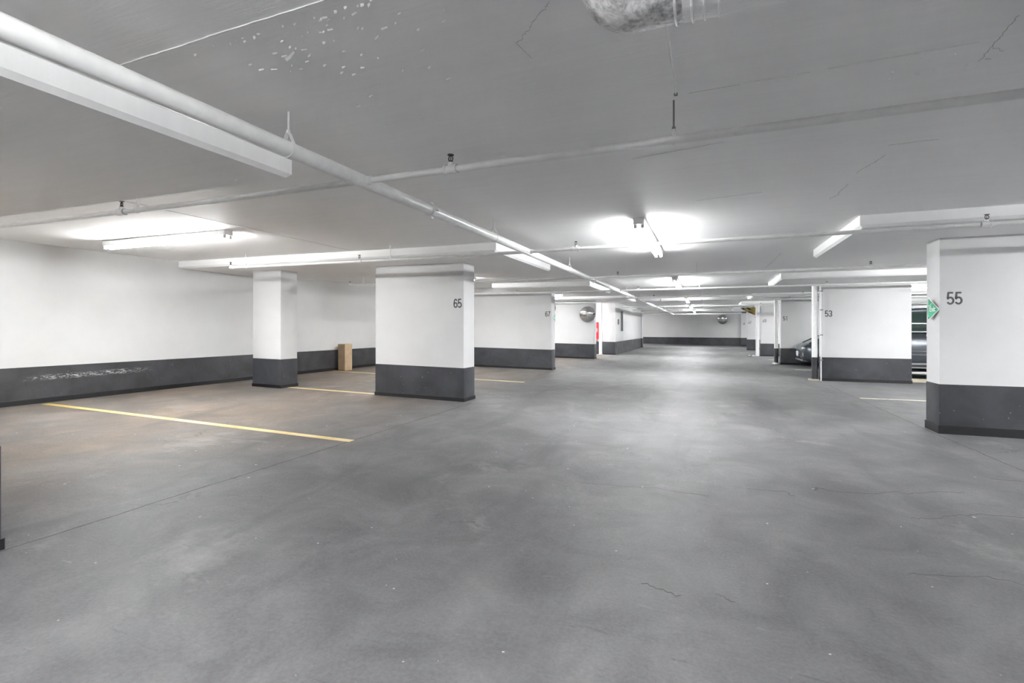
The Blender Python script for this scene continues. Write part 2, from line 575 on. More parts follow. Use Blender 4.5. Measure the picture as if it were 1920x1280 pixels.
ribbon('joint', [(-5.2, 2.76), (-5.2, 6.3)], 0.005, CEIL - 0.002, 'crack', ceiling, wc, th=0.003, wob=0.002, seg=90)
CR = [([(-0.543, 1.756), (-0.607, 1.825), (-0.693, 1.91), (-0.752, 1.96), (-0.735, 2.10)], 0.0015),
      ([(1.12, 2.50), (1.132, 2.66), (1.14, 2.78), (1.144, 2.864)], 0.0022),
      ([(1.13, 2.72), (1.20, 2.80)], 0.0012), ([(1.11, 3.952), (1.25, 3.945), (1.377, 3.948)], 0.003),
      ([(1.154, 4.164), (1.107, 4.414), (1.08, 4.581)], 0.003), ([(1.097, 4.894), (1.095, 5.249), (1.06, 5.40)], 0.0045),
      ([(1.10, 9.0), (1.08, 11.0)], 0.006), ([(-0.1, 5.0), (0.45, 4.9)], 0.002), ([(-0.5, 3.6), (0.1, 3.5)], 0.0018)]
for pts, wd in CR:
    ribbon('crack', pts, wd, CEIL - 0.001, 'crack', ceiling, wc, th=0.002, wob=0.005, seg=14)
FC = [([(0.287, 4.277), (0.42, 4.30), (0.549, 4.312), (0.57, 4.24), (0.608, 4.218)], 0.005),
      ([(0.781, 4.417), (0.80, 4.50), (0.871, 4.47), (0.946, 4.455), (1.182, 4.508), (1.35, 4.627), (1.408, 4.597), (1.631, 4.724), (1.82, 4.80)], 0.005),
      ([(1.25, 4.02), (1.336, 4.035), (1.58, 4.201), (1.746, 4.267), (2.2, 4.30)], 0.004),
      ([(-0.941, 3.912), (-0.6, 3.98), (-0.373, 4.022), (0.015, 3.984)], 0.003),
      ([(-0.30, 2.50), (-0.205, 2.474), (-0.12, 2.44)], 0.006), ([(0.033, 2.516), (0.12, 2.49)], 0.006),
      ([(0.95, 3.1), (1.3, 3.2), (1.5, 3.16)], 0.003), ([(2.2, 5.3), (2.9, 5.36)], 0.004)]
for pts, wd in FC:
    ribbon('crack', pts, wd, -0.001, 'joint', floor, wf, wob=0.012, seg=12)

# peeling paint chips hanging from the slab
mb = MB()
def chip(x, y, L, W, a, tilt):
    c, s_ = math.cos(a), math.sin(a)
    def P(u, v, dz):
        return (x + u * c - v * s_, y + u * s_ + v * c, CEIL - dz)
    q = [P(-L / 2, -W / 2, 0.0005), P(L / 2, -W * 0.3, 0.001), P(L / 2, W / 2, tilt * 0.7), P(-L / 2, W / 2, tilt)]
    q2 = [(p[0], p[1], p[2] + 0.0015) for p in q]
    mb.loft([q, q2])
for i in range(60):
    x = random.gauss(-1.45, 0.26)
    y = 1.52 + abs(random.gauss(0, 0.36))
    chip(x, y, random.uniform(0.008, 0.030), random.uniform(0.0015, 0.0038), random.gauss(-0.25, 0.35), random.uniform(0.003, 0.009))
for i in range(22):
    chip(random.uniform(-2.1, -1.0), 1.5 + random.uniform(0, 0.03), random.uniform(0.006, 0.018), 0.004, random.uniform(-0.5, 0.3), random.uniform(0.004, 0.012))
for i in range(14):
    chip(random.gauss(0.95, 0.12), random.gauss(2.85, 0.12), random.uniform(0.01, 0.03), 0.004, random.uniform(0.2, 1.2), 0.006)
chip(-1.735, 1.69, 0.045, 0.010, -0.25, 0.012)
chip(-1.70, 1.675, 0.05, 0.006, -0.45, 0.010)
mb.build('paint_flakes', 'flake', ceiling, warp=wc, kind='stuff')

# painted numerals: strokes of even width in a tall narrow box
def arc(cx, cy, rx, ry, a0, a1, n=14):
    return [(cx + rx * math.cos(math.radians(a0 + (a1 - a0) * k / n)), cy + ry * math.sin(math.radians(a0 + (a1 - a0) * k / n))) for k in range(n + 1)]
DIG = {
    '1': [[(0.12, 0.78), (0.30, 0.93), (0.30, 0.0)]],
    '3': [arc(0.25, 0.715, 0.19, 0.215, 160, -90) , arc(0.25, 0.27, 0.205, 0.20, 90, -165)],
    '4': [[(0.47, 0.23), (0.04, 0.23), (0.34, 0.95), (0.34, 0.0)]],
    '5': [[(0.44, 0.93), (0.12, 0.93), (0.08, 0.50)] + arc(0.25, 0.32, 0.20, 0.25, 140, -155)],
    '6': [[(0.42, 0.76)] + arc(0.26, 0.73, 0.16, 0.20, 15, 90, 6) + arc(0.26, 0.47, 0.20, 0.46, 90, 190, 10) + [(0.06, 0.32)],
          arc(0.26, 0.315, 0.195, 0.245, 0, 360, 22)],
    '7': [[(0.05, 0.93), (0.46, 0.93), (0.30, 0.55), (0.20, 0.0)]],
    '9': [[(0.08, 0.24)] + arc(0.24, 0.27, 0.16, 0.20, 195, 270, 6) + arc(0.24, 0.53, 0.20, 0.46, -90, 10, 10) + [(0.44, 0.68)],
          arc(0.24, 0.685, 0.195, 0.245, 0, 360, 22)],
}
def numeral(parent, body, xc, y, zc, H=0.152):
    """two digits painted on a face that looks towards -Y"""
    sx = H * 0.94
    adv = 0.54 * sx
    x0 = xc - adv * len(body) / 2
    hw = 0.0102
    for i, ch in enumerate(body):
        m = MB()
        for st in DIG[ch]:
            P = [Vector((x0 + i * adv + p[0] * sx, zc - H / 2 + p[1] * H)) for p in st]
            closed = (P[0] - P[-1]).length < 1e-4
            L, R_ = [], []
            n = len(P)
            for k in range(n):
                if closed:
                    a_, c_ = P[(k - 1) % (n - 1)], P[(k + 1) % (n - 1)]
                else:
                    a_, c_ = P[max(k - 1, 0)], P[min(k + 1, n - 1)]
                d0 = (P[k] - a_).normalized() if (P[k] - a_).length > 1e-6 else (c_ - P[k]).normalized()
                d1 = (c_ - P[k]).normalized() if (c_ - P[k]).length > 1e-6 else d0
                nn = Vector((-(d0 + d1).y, (d0 + d1).x))
                nn = nn.normalized() if nn.length > 1e-6 else Vector((-d0.y, d0.x))
                mit = min(1.9, 1.0 / max(0.3, nn.dot(Vector((-d0.y, d0.x)))))
                L.append(P[k] + nn * hw * mit)
                R_.append(P[k] - nn * hw * mit)
            m.loft([[(l.x, y - 0.0015, l.y), (r.x, y - 0.0015, r.y), (r.x, y + 0.001, r.y), (l.x, y + 0.001, l.y)] for l, r in zip(L, R_)])
        m.build('numeral', 'number', parent)

# ================================================================== PILLARS
def pillar(x0, x1, y0, y1, label, top=DROP, band=0.565, skirt=0.06, name='pillar', num=None, numx=None, bev=0.012, group=None):
    cx, cy = (x0 + x1) / 2, (y0 + y1) / 2
    t = thing(name, label, 'pillar', (cx, cy, rf(cx)), group)
    MB().box(x0, x1, y0, y1, -0.05, top + 0.015, bev, 2, True).build('shaft', 'wall', t, warp=wfc, smooth=True)
    MB().box(x0 - 0.004, x1 + 0.004, y0 - 0.004, y1 + 0.004, -0.05, band, bev, 2, True).build('painted_base', 'dark', t, warp=wf, smooth=True)
    MB().box(x0 - 0.014, x1 + 0.014, y0 - 0.014, y1 + 0.014, -0.05, skirt, 0.006, 1, True).build('skirting', 'skirt', t, warp=wf)
    if num:
        z = 1.61 + (rf(numx) if x0 < 0 else 0.0)
        numeral(t, num, numx, y0, z)
    return t

pillar(-5.44, -3.70, 7.25, 7.65, 'wide white pillar numbered 65 with dark base', num='65', numx=-3.81, band=0.55)
pillar(-8.27, -7.55, 7.17, 7.58, 'narrow white square pillar without number near left wall', band=0.55)
pillar(-7.9, -4.16, 13.66, 14.02, 'shaded wide wall pillar numbered 67 behind pillar 65', num='67', numx=-4.27, band=0.585, top=DROP)
pillar(2.58, 4.33, 7.38, 7.76, 'large white pillar numbered 55 at right edge of view', num='55', numx=2.725, band=0.588, skirt=0.10)
pillar(2.57, 4.32, 13.80, 14.18, 'white pillar numbered 53 beside dark parked vehicle', num='53', numx=2.70, band=0.565, skirt=0.07)
pillar(2.40, 4.15, 19.6, 19.98, 'white pillar numbered 51 behind the low grey car', num='51', numx=2.54, band=0.565)
pillar(2.28, 4.05, 25.25, 25.63, 'greyish pillar numbered 49 beyond pillar 51', num='49', numx=2.43, band=0.57)
pillar(2.19, 4.0, 32.2, 32.6, 'narrow looking far pillar numbered 47 right of aisle', num='47', numx=2.33, band=0.62)
pillar(2.28, 4.0, 39.55, 39.9, 'farthest white pillar on the right by end wall numbered 45', num='45', numx=2.48, band=0.585)
pillar(-5.3, -3.565, 1.12, 1.488, 'white pillar cut by left edge of view close to camera', band=0.56)
pillar(-7.3, -4.13, 19.3, 19.72, 'bright white wall pillar carrying the round convex mirror', band=0.58, top=2.30)
pillar(-4.15, -3.86, 32.45, 33.0, 'slim far pillar at end of the stair core', band=0.585)

# ================================================================== SPRINKLER PIPES
def ring_hanger(parent, x, y, z, r, along, ztop, rodr=0.006, mat='pipe', rodmat='pipe'):
    """clevis ring round the pipe and a threaded rod up to the slab"""
    hw = 0.012 if r > 0.03 else 0.008
    th = 0.004
    prof = []
    N = 20
    for k in range(N + 1):
        a = math.radians(150 - 0) + (math.radians(240)) * k / N     # around the underside
        prof.append((math.cos(a) * (r + th), math.sin(a) * (r + th)))
    top = r + (0.05 if r > 0.03 else 0.035)
    loop = [(-0.008, top)] + prof + [(0.008, top)]
    inner = [(p[0] * (1 - th / max(0.004, math.hypot(*p))), p[1] * (1 - th / max(0.004, math.hypot(*p)))) for p in loop]
    mb = MB()
    rings = []
    for o_, i_ in zip(loop, inner):
        q = []
        for (pp, s_) in ((o_, -hw), (o_, hw), (i_, hw), (i_, -hw)):
            q.append((x + pp[0], y + s_, z + pp[1]) if along == 'y' else (x + s_, y + pp[0], z + pp[1]))
        rings.append(q)
    mb.loft(rings)
    h = mb.build('hanger', mat, parent)
    m2 = MB()
    m2.path([(x, y, z + top - 0.012), (x, y, ztop + 0.01)], rodr, 8)
    m2.path([(x, y, z + top - 0.006), (x, y, z + top + 0.012)], rodr * 2.0, 6)
    m2.build('rod', rodmat, h)
    return h

def sprinkler(parent, x, y, z, r, end=False):
    """tee fitting with an upright head"""
    m = MB()
    L = 0.045
    if not end:
        m.path([(x - L, y, z), (x + L, y, z)], r * 1.22, 14)
        for s_ in (-1, 1):
            m.path([(x + s_ * L, y, z), (x + s_ * (L - 0.016), y, z)], r * 1.42, 14)
    else:
        m.sphere((x, y, z), r * 1.3, 12, 8)
        m.path([(x + 0.005, y, z), (x + 0.05, y, z)], r * 1.28, 12)
    m.path([(x, y, z), (x, y, z + r + 0.022)], 0.0185, 12)
    fit = m.build('tee_fitting', 'pipe', parent, smooth=True)
    m = MB()
    zb = z + r + 0.022
    m.path([(x, y, zb), (x, y, zb + 0.010)], 0.013, 8)
    for s_ in (-1, 1):
        m.path([(x + s_ * 0.011, y, zb + 0.008), (x + s_ * 0.0155, y, zb + 0.024), (x + s_ * 0.010, y, zb + 0.040), (x, y, zb + 0.046)], 0.0034, 6)
    m.path([(x, y, zb + 0.010), (x, y, zb + 0.044)], 0.0028, 6)
    hd = m.build('sprinkler_head', 'bronze', parent, smooth=True)
    m = MB()
    m.path([(x, y, zb + 0.046), (x, y, zb + 0.0495)], 0.021, 14)
    m.build('deflector', 'bronze', hd)

PX, PZ, PR = -2.175, 2.25, 0.0445
main = thing('sprinkler_main_pipe', 'thick white sprinkler main pipe running along the aisle ceiling', 'pipe', (PX, 0, PZ))
m = MB()
m.path([(PX, YB + 0.2, PZ), (PX, 10, PZ), (PX, 20, PZ), (PX, 36, PZ)], PR, 24)
m.build('pipe', 'pipe', main, smooth=True)
for y in (3.66, 10.1, 16.0, 22.5, 29):
    m = MB()
    m.path([(PX, y - 0.035, PZ), (PX, y + 0.035, PZ)], PR * 1.22, 20)
    for s_ in (-1, 1):
        m.box(PX - 0.012, PX + 0.012, y - 0.02, y + 0.02, PZ + (s_ * PR * 1.2 - 0.016), PZ + (s_ * PR * 1.2 + 0.016), 0.004)
        m.path([(PX + s_ * 0.075, y, PZ), (PX + s_ * 0.045, y, PZ)], 0.011, 6)
    m.build('coupling', 'pipe', main, smooth=True)
for y in (-1.2, 2.12, 5.0, 8.2, 11.6, 14.6, 18.0, 21.6, 25.0, 28.6, 32):
    ring_hanger(main, PX, y, PZ, PR, 'y', CEIL)

BR = 0.0215
branches = [
    # y, left end, right end, heads, hangers, label
    (2.76, -8.0, 8.0, (-4.72, -1.50, 2.5), (-4.52, -0.165, 3.6), 'nearest thin white branch pipe crossing the ceiling'),
    (6.08, -7.52, 8.0, (-7.52, -4.85, -1.53, 2.49, 5.8), (-7.17, -4.30, -0.17, 3.6), 'second white branch pipe in front of pillars 65 and 55'),
    (9.62, -7.95, 8.0, (-7.95, -4.8, -1.60, 2.47, 5.8), (-7.55, -4.62, -0.18, 3.6), 'third white branch pipe behind pillars 65 and 55'),
    (13.12, -7.6, 8.0, (-7.6, -5.0, -1.66, 2.53, 5.8), (-3.9, -0.18, 3.5), 'fourth white branch pipe in front of pillars 67 and 53'),
    (16.55, -7.0, 8.0, (-4.8, -1.6, 2.6), (-0.18, 3.4), 'fifth white branch pipe above the dark parked vehicle'),
    (19.0, -7.0, 8.0, (-4.9, -1.6, 2.6), (-0.18, 3.4), 'sixth white branch pipe in front of pillar 51'),
    (23.3, -3.6, 8.0, (-1.6, 2.1), (-0.18, 3.4), 'seventh white branch pipe between pillars 51 and 49'),
    (27.0, -3.6, 8.0, (-1.6, 2.1), (-0.18,), 'eighth white branch pipe just beyond pillar 49'),
    (31.0, -3.6, 8.0, (-1.6, 2.1), (-0.18,), 'ninth white branch pipe in front of pillar 47'),
    (36.0, -8.0, 8.0, (-1.6, 2.1), (-0.18,), 'farthest white branch pipe near the end wall'),
]
for (y, xl, xr, heads, hangs, lab) in branches:
    t = thing('sprinkler_branch_pipe', lab, 'pipe', (PX, y, PZ), 'sprinkler branch pipes')
    zc = lambda x: PZ + rc(x)
    m = MB()
    pts = [x for x in (xl, -3.7) if x < -3.6] + [PX - 0.0]
    pl = [(x, y, zc(x)) for x in sorted(set(pts))]
    if len(pl) > 1:
        m.path(pl, BR, 14)
    m.path([(PX, y, PZ), (xr, y, PZ)], BR, 14)
    m.build('pipe', 'pipe', t, smooth=True)
    m = MB()
    m.path([(PX + 0.035, y, PZ), (PX + 0.075, y, PZ)], BR * 1.35, 14)
    m.build('outlet_collar', 'pipe', t, smooth=True)
    for x in heads:
        sprinkler(t, x, y, zc(x), BR, end=(abs(x - xl) < 0.01))
    for x in hangs:
        near = any(a[0] < x < a[1] and a[2] < y < a[3] for a in ((XL, -2.75, 6.38, 8.96), (XL, -2.78, -.25, 2.74), (-5.45, -2.75, 12.35, 15.1), (1.5, XR, 12.25, 14.7), (1.45, XR, 18.9, 21.3)))
        ring_hanger(t, x, y, zc(x), BR, 'x', (DROP if near else CEIL) + rc(x), 0.0048, 'pipe', 'greymetal' if (y < 3 and x > -1) else 'pipe')

# thin white conduit fixed under the slab along the aisle
cd = thing('ceiling_conduit', 'thin white conduit on aisle ceiling leading from the wrapped duct', 'conduit', (-0.15, 2, CEIL))
m = MB().path([(-0.15, 1.2, CEIL - 0.006), (-0.15, 2.68, CEIL - 0.006)], 0.0045, 8)
m.build('tube', 'pipe', cd, smooth=True)
for y in (2.68,):
    MB().box(-0.159, -0.141, y - 0.008, y + 0.008, CEIL - 0.013, CEIL, 0.002).build('clip', 'greymetal', cd)

# insulated duct overhead
DX, DY, DZ, DR = -0.225, 1.475, 2.293, 0.158
dt = thing('insulated_duct', 'wrapped white duct with mottled rounded end at top of view', 'duct', (0.5, DY, DZ))
m = MB()
prof = [(DX - 0.135 + 0.155 * (1 - math.cos(a)), DR * math.sin(a)) for a in [math.radians(k) for k in range(6, 91, 12)]] + [(-0.06, DR)]
rings = []
for (x, r) in prof:
    rings.append([(x, DY + r * math.cos(q), DZ + r * math.sin(q)) for q in [2 * math.pi * k / 32 for k in range(32)]])
m.loft(rings)
m.build('end_cap', 'foil', dt, smooth=True)
m = MB()
rings = []
x = -0.065
while x < 3.2:
    r = DR + 0.002 + 0.0015 * math.sin(x * 37) + 0.001 * math.sin(x * 91)
    rings.append([(x, DY + r * math.cos(q), DZ + r * math.sin(q)) for q in [2 * math.pi * k / 32 for k in range(32)]])
    x += 0.03
m.loft(rings)
m.build('jacket', 'canvas', dt, smooth=True)
for x in (-0.064, -0.02, 0.012, 0.05):
    m = MB()
    pts = [(x + 0.02 * math.sin(q), DY + (DR + 0.004) * math.cos(q), DZ + (DR + 0.004) * math.sin(q)) for q in [2 * math.pi * k / 40 for k in range(41)]]
    m.path(pts, 0.0035, 6)
    m.build('wrap_band', 'canvas', dt, smooth=True)

# ================================================================== FLUORESCENT LIGHTS
def fluorescent(cx, cy, axis, label, L=2.42, grp='fluorescent strip lights', tube='tube'):
    zt = CEIL + rc(cx)
    t = thing('fluorescent_light', label, 'light', (cx, cy, zt), grp)
    h = L / 2
    def B(a0, a1, b0, b1, z0, z1, bev=0.0):
        m = MB()
        if axis == 'y':
            m.box(cx + b0, cx + b1, cy + a0, cy + a1, zt + z0, zt + z1, bev)
        else:
            m.box(cx + a0, cx + a1, cy + b0, cy + b1, zt + z0, zt + z1, bev)
        return m
    B(-h, h, -0.060, 0.060, -0.072, 0.0, 0.006).build('housing', 'housing', t)
    for s_ in (-1, 1):
        o = s_ * 0.037
        m = MB()
        e = h - 0.035
        if axis == 'y':
            m.path([(cx + o, cy - e, zt - 0.091), (cx + o, cy + e, zt - 0.091)], 0.0165, 10)
        else:
            m.path([(cx - e, cy + o, zt - 0.091), (cx + e, cy + o, zt - 0.091)], 0.0165, 10)
        m.build('tube', tube, t, smooth=True)
        for k in (-1, 0, 1):
            m = B(k * (h - 0.03) - 0.013, k * (h - 0.03) + 0.013, o - 0.018, o + 0.018, -0.113 if k else -0.096, -0.066, 0.004)
            m.build('lampholder', 'socket', t)
    return t

fluorescent(-6.77, 4.47, 'x', 'lit strip light on ceiling of left bay by the wall', tube='tube_left')
fluorescent(-5.86, 16.6, 'x', 'far lit strip light in left bay behind pillar 67', tube='tube_left')
fluorescent(-6.0, 21.4, 'x', 'added strip light behind the mirror wall brightening the stair core')  # unseen lamp, added to brighten the front of the core
fluorescent(-0.695, 6.74, 'y', 'nearest lit twin tube strip light over the aisle', tube='tube_left')
fluorescent(-0.715, 13.5, 'y', 'second lit strip light over the aisle beyond the nearest')
fluorescent(-0.76, 21.3, 'y', 'third lit strip light along the aisle ceiling')
fluorescent(-0.8, 28.0, 'y', 'fourth lit strip light far along the aisle ceiling')
fluorescent(-0.8, 35.0, 'y', 'farthest lit strip light close to the end wall')
fluorescent(-6.3, 10.55, 'x', 'dimmer lit strip light hidden behind pillar 65', tube='tube_dim')
fluorescent(-6.5, 37.5, 'x', 'strip light in far left bay beyond the stair core')
fluorescent(5.4, 22.6, 'x', 'lit strip light in right bay behind the low grey coupe')
fluorescent(5.4, 29.0, 'x', 'lit strip light in right bay beyond the yellow wedge panel')
fluorescent(5.6, 4.4, 'x', 'lit strip light in right bay in front of pillar 55', tube='tube_strong')
fluorescent(5.4, 10.7, 'x', 'lit strip light hidden behind the big right pillar', tube='tube_strong')
fluorescent(5.9, 16.95, 'x', 'lit strip light above the dark parked vehicle')
fluorescent(5.4, 36.0, 'x', 'lit strip light in far right bay before pillar 45')
fluorescent(-0.695, -0.75, 'y', 'unseen added strip light over the aisle behind the viewpoint')  # unseen lamp, placed to light the near ceiling
fluorescent(-6.77, -2.2, 'x', 'unseen strip light in left bay behind the viewpoint')  # unseen lamp, adds fill from the left rear
fluorescent(5.6, -2.2, 'x', 'unseen strip light in right bay behind the viewpoint')  # unseen lamp, adds fill from the right rear

# ================================================================== FLOOR MARKINGS
def line(x0, x1, y, wd, mat, label):
    mb = MB()
    xs = [x0 + (x1 - x0) * k / 12 for k in range(13)]
    mb.quadstrip_x([(y - wd / 2, -0.002), (y + wd / 2, -0.002), (y + wd / 2, 0.0025), (y - wd / 2, 0.0025)], xs)
    cx = (x0 + x1) / 2
    o = mb.build('parking_line', mat, None, warp=wf, origin=(cx, y, rf(cx)))
    tag(o, label, 'floor marking', 'painted stall lines')
line(-9.10, -3.53, 4.295, 0.095, 'line', 'long yellow stall line on floor nearest the left wall')
line(-7.54, -5.45, 7.36, 0.10, 'line', 'yellow stall line between narrow pillar and pillar 65')
line(-9.15, -3.80, 10.40, 0.09, 'line', 'yellow stall line beyond pillar 65 beside the box')
line(2.56, 7.9, 10.60, 0.08, 'wline', 'pale stall line on floor just past the big right pillar')
line(2.5, 7.9, 17.25, 0.10, 'wline', 'pale stall line beside the low grey coupe')
line(2.3, 7.9, 22.4, 0.12, 'wline', 'farthest pale stall line at right beyond the coupe')

# ================================================================== THINGS ON THE WALLS
def exit_sign(cx, cy, zc, sgn, face_x, mat, label, hh=0.145, hw=0.125, out=0.030):
    """diamond sheet folded along its upright diagonal; the fold stands out into the aisle"""
    t = thing('exit_sign', label, 'sign', (face_x, cy, zc))
    fx = face_x + sgn * out
    near = (face_x + sgn * 0.006, cy - hw, zc - 0.012)
    far = (face_x + sgn * 0.006, cy + hw, zc - 0.012)
    def half(tip, grow, off, name, mt):
        top, bot = Vector((fx, cy, zc + hh)), Vector((fx, cy, zc - hh))
        tp = Vector(tip)
        c = (top + bot + tp) / 3
        n = (top - bot).cross(tp - bot).normalized()
        if n.x * sgn < 0:
            n = -n
        tri = [c + (q - c) * grow for q in (top, bot, tp)]
        m = MB()
        m.loft([[q + n * off for q in tri], [q + n * (off + 0.002) for q in tri]])
        o = m.build(name, mt, t)
        return o, n, tri
    f1, n, tri = half(near, 1.0, 0.0, 'border', 'white')
    f2, n, tri = half(near, 0.90, 0.0012, 'face', mat)
    half(far, 1.0, 0.0, 'border', 'white')
    half(far, 0.90, 0.0012, 'face', mat)
    d = (Vector(near) - Vector((fx, cy, zc - 0.012))).normalized()
    xdir = d if n.dot(d.cross(Vector((0, 0, 1)))) > 0 else -d
    o0 = Vector((fx, cy, zc)) + (Vector(near) - Vector((fx, cy, zc - 0.012))) * 0.40 + n * 0.0035
    text_mesh('lettering', 'Exit', 0.085, 'white', t, o0 + Vector((0, 0, -0.004)), xdir, (0, 0, 1), 0.75, 0.0008, 0.001)
    st = Vector((fx, cy, zc)) + n * 0.0036
    m = MB()
    m.path([st + d * 0.012 + Vector((0, 0, 0.040)), st + d * 0.032 + Vector((0, 0, 0.040)), st + d * 0.066 + Vector((0, 0, 0.068))], 0.0035, 6)
    m.build('stair_mark', 'white', t)
    for q in (st + d * 0.125 + Vector((0, 0, -0.010)), st + d * 0.012 + Vector((0, 0, -0.105))):
        m = MB()
        m.sphere(q, 0.006, 8, 6)
        m.build('screw', 'black', t)
    return t

exit_sign(0, 7.54, 1.49, -1, 2.58, 'green', 'green folded exit sign on corner of pillar 55', hh=0.145, hw=0.18, out=0.055)
exit_sign(0, 13.86, 1.565, 1, -4.16, 'palegreen', 'faded green folded exit sign on corner of pillar 67', hh=0.13, hw=0.16, out=0.055)

def convex_mirror(c, r, face, label, depth=0.09, arm=0.12):
    """shallow dome facing 'face', on a bracket behind it"""
    t = thing('convex_mirror', label, 'mirror', c)
    n = Vector(face).normalized()
    u = n.cross(Vector((0, 0, 1))).normalized()
    v = u.cross(n)
    C0 = Vector(c)
    def ring(rad, off, k=36):
        return [C0 + n * off + (u * math.cos(a) + v * math.sin(a)) * rad for a in [2 * math.pi * i / k for i in range(k)]]
    m = MB()
    rings = []
    for k in range(9):
        a = k / 8
        rings.append(ring(max(0.002, r * (1 - a * 0.999)), depth * (1 - (1 - a) ** 2)))
    m.loft(rings)
    m.build('dome', 'mirror', t, smooth=True)
    m = MB()
    m.path(ring(r, 0.0) + [ring(r, 0.0)[0]], 0.012, 8, cap=False)
    m.build('rim', 'mirrorrim', t, smooth=True)
    m = MB()
    m.path([C0 - n * arm, C0 + n * 0.005], 0.018, 8)
    m.path([C0 - n * (arm + 0.0), C0 - n * (arm - 0.012)], 0.05, 12)
    m.build('bracket', 'greymetal', t, smooth=True)
    m = MB()
    m.loft([ring(r * 0.995, -0.006), ring(r * 0.995, 0.001)])
    m.build('backing', 'black', t)
    return t
convex_mirror((-4.36, 19.17, 1.815), 0.30, (0.25, -1, -0.12), 'round convex traffic mirror on bright wall past pillar 67')
convex_mirror((1.05, 39.72, 1.93), 0.34, (-0.25, -1, -0.15), 'round convex mirror on the far end wall', arm=0.2)
convex_mirror((-4.318, 14.12, 1.86), 0.16, (0.25, 1.0, -0.1), 'small convex mirror edge on behind pillar 67', arm=0.1)

# red fire cabinet in the recess by the core
t = thing('fire_cabinet', 'tall red fire hose cabinet behind the mirror wall', 'cabinet', (-4.80, 22.8, 0.75))
MB().box(-5.02, -4.635, 22.70, 22.90, 0.77, 1.56, 0.008).build('body', 'red', t)
dr = MB().box(-4.995, -4.66, 22.692, 22.702, 0.80, 1.53, 0.003).build('door', 'red', t)
MB().box(-4.70, -4.685, 22.675, 22.692, 1.1, 1.24, 0.003).build('handle', 'chrome', dr)
text_mesh('lettering', 'FIRE', 0.11, 'white', dr, (-4.76, 22.690, 1.18), (0, 0, -1), (1, 0, 0), 1.0, 0.001)

# floor-to-ceiling drain pipes beside the pillars
def drain_pipe(x, y, w_, label, band=0.56, top=DROP, dark=True, plate=True):
    t = thing('drain_pipe', label, 'pipe', (x, y, rf(x)), 'upright drain pipes')
    h = w_ / 2
    if dark:
        MB().path([(x, y, band - 0.01), (x, y, top + 0.01)], h, 20).build('pipe', 'pipe', t, smooth=True)
        MB().path([(x, y, -0.02), (x, y, band)], h + 0.003, 20).build('painted_base', 'dark', t, smooth=True)
    else:
        MB().path([(x, y, -0.02), (x, y, top + 0.01)], h, 20).build('pipe', 'pipe', t, warp=wf, smooth=True)
    MB().path([(x, y, top - 0.06), (x, y, top + 0.005)], h * 1.15, 20).build('collar', 'pipe', t, smooth=True)
    if plate:
        MB().box(x - h - 0.06, x + h + 0.02, y - h - 0.05, y + h + 0.05, -0.01, 0.035, 0.008).build('base_plate', 'plank', t, warp=wf)
    return t
drain_pipe(2.42, 13.86, 0.125, 'nearest white upright drain pipe with dark foot and small floor plate')
drain_pipe(2.255, 19.62, 0.13, 'white upright drain pipe with dark foot and wrapper lying at its base')
drain_pipe(2.14, 25.2, 0.155, 'all white upright drain pipe beside pillar 49', dark=False, plate=False)
drain_pipe(-4.48, 22.3, 0.145, 'all white upright pipe in front of the stair core', dark=False)
t = thing('conduit_riser', 'slim white conduit rising along corner of pillar 53', 'conduit', (2.535, 13.75, 0))
MB().path([(2.535, 13.75, -0.01), (2.535, 13.75, DROP + 0.01)], 0.013, 10).build('tube', 'pipe', t, smooth=True)
for z in (0.5, 1.1, 1.7, 2.15):
    MB().box(2.515, 2.575, 13.733, 13.80, z - 0.012, z + 0.012, 0.003).build('clip', 'greymetal', t)

# grey upright strip and small plate on the side of the core
t = thing('wall_bracket', 'dark upright strip mounted on side of the stair core', 'bracket', (-3.9, 24.6, 1.3))
MB().box(-3.93, -3.83, 24.55, 24.63, 1.13, 2.1, 0.006).build('strip', 'greymetal', t)
MB().box(-3.93, -3.86, 23.6, 23.66, 1.45, 1.70, 0.006).build('small_plate', 'greymetal', t)

# olive-yellow wedge hanging by pillar 49
t = thing('warning_panel', 'olive yellow wedge panel with black stripe hanging by pillar 49', 'sign', (1.9, 25.8, 2.0))
poly = [(1.46, 2.235), (2.19, 2.25), (2.20, 2.16), (2.12, 1.86), (1.75, 2.04)]
MB().prism(poly, 1, 25.72, 25.82).build('panel', 'yellow', t)
MB().prism([(1.69, 2.241), (1.80, 2.242), (1.93, 2.13), (1.84, 2.12)], 1, 25.712, 25.73).build('stripe', 'black', t)
MB().prism([(1.46, 2.236), (1.58, 2.238), (1.68, 2.08), (1.60, 2.13)], 1, 25.712, 25.73).build('stripe', 'black', t)
MB().prism([(1.75, 2.045), (1.86, 2.06), (2.06, 1.91), (2.0, 1.925)], 1, 25.712, 25.73).build('stripe', 'black', t)
for x in (1.6, 2.1):
    MB().path([(x, 25.77, 2.2), (x, 25.77, DROP + 0.02)], 0.008, 8).build('rod', 'greymetal', t)
MB().path([(2.06, 25.70, 1.78), (2.14, 25.70, 1.815), (2.24, 25.70, 1.79)], 0.016, 8).build('hook', 'greymetal', t)

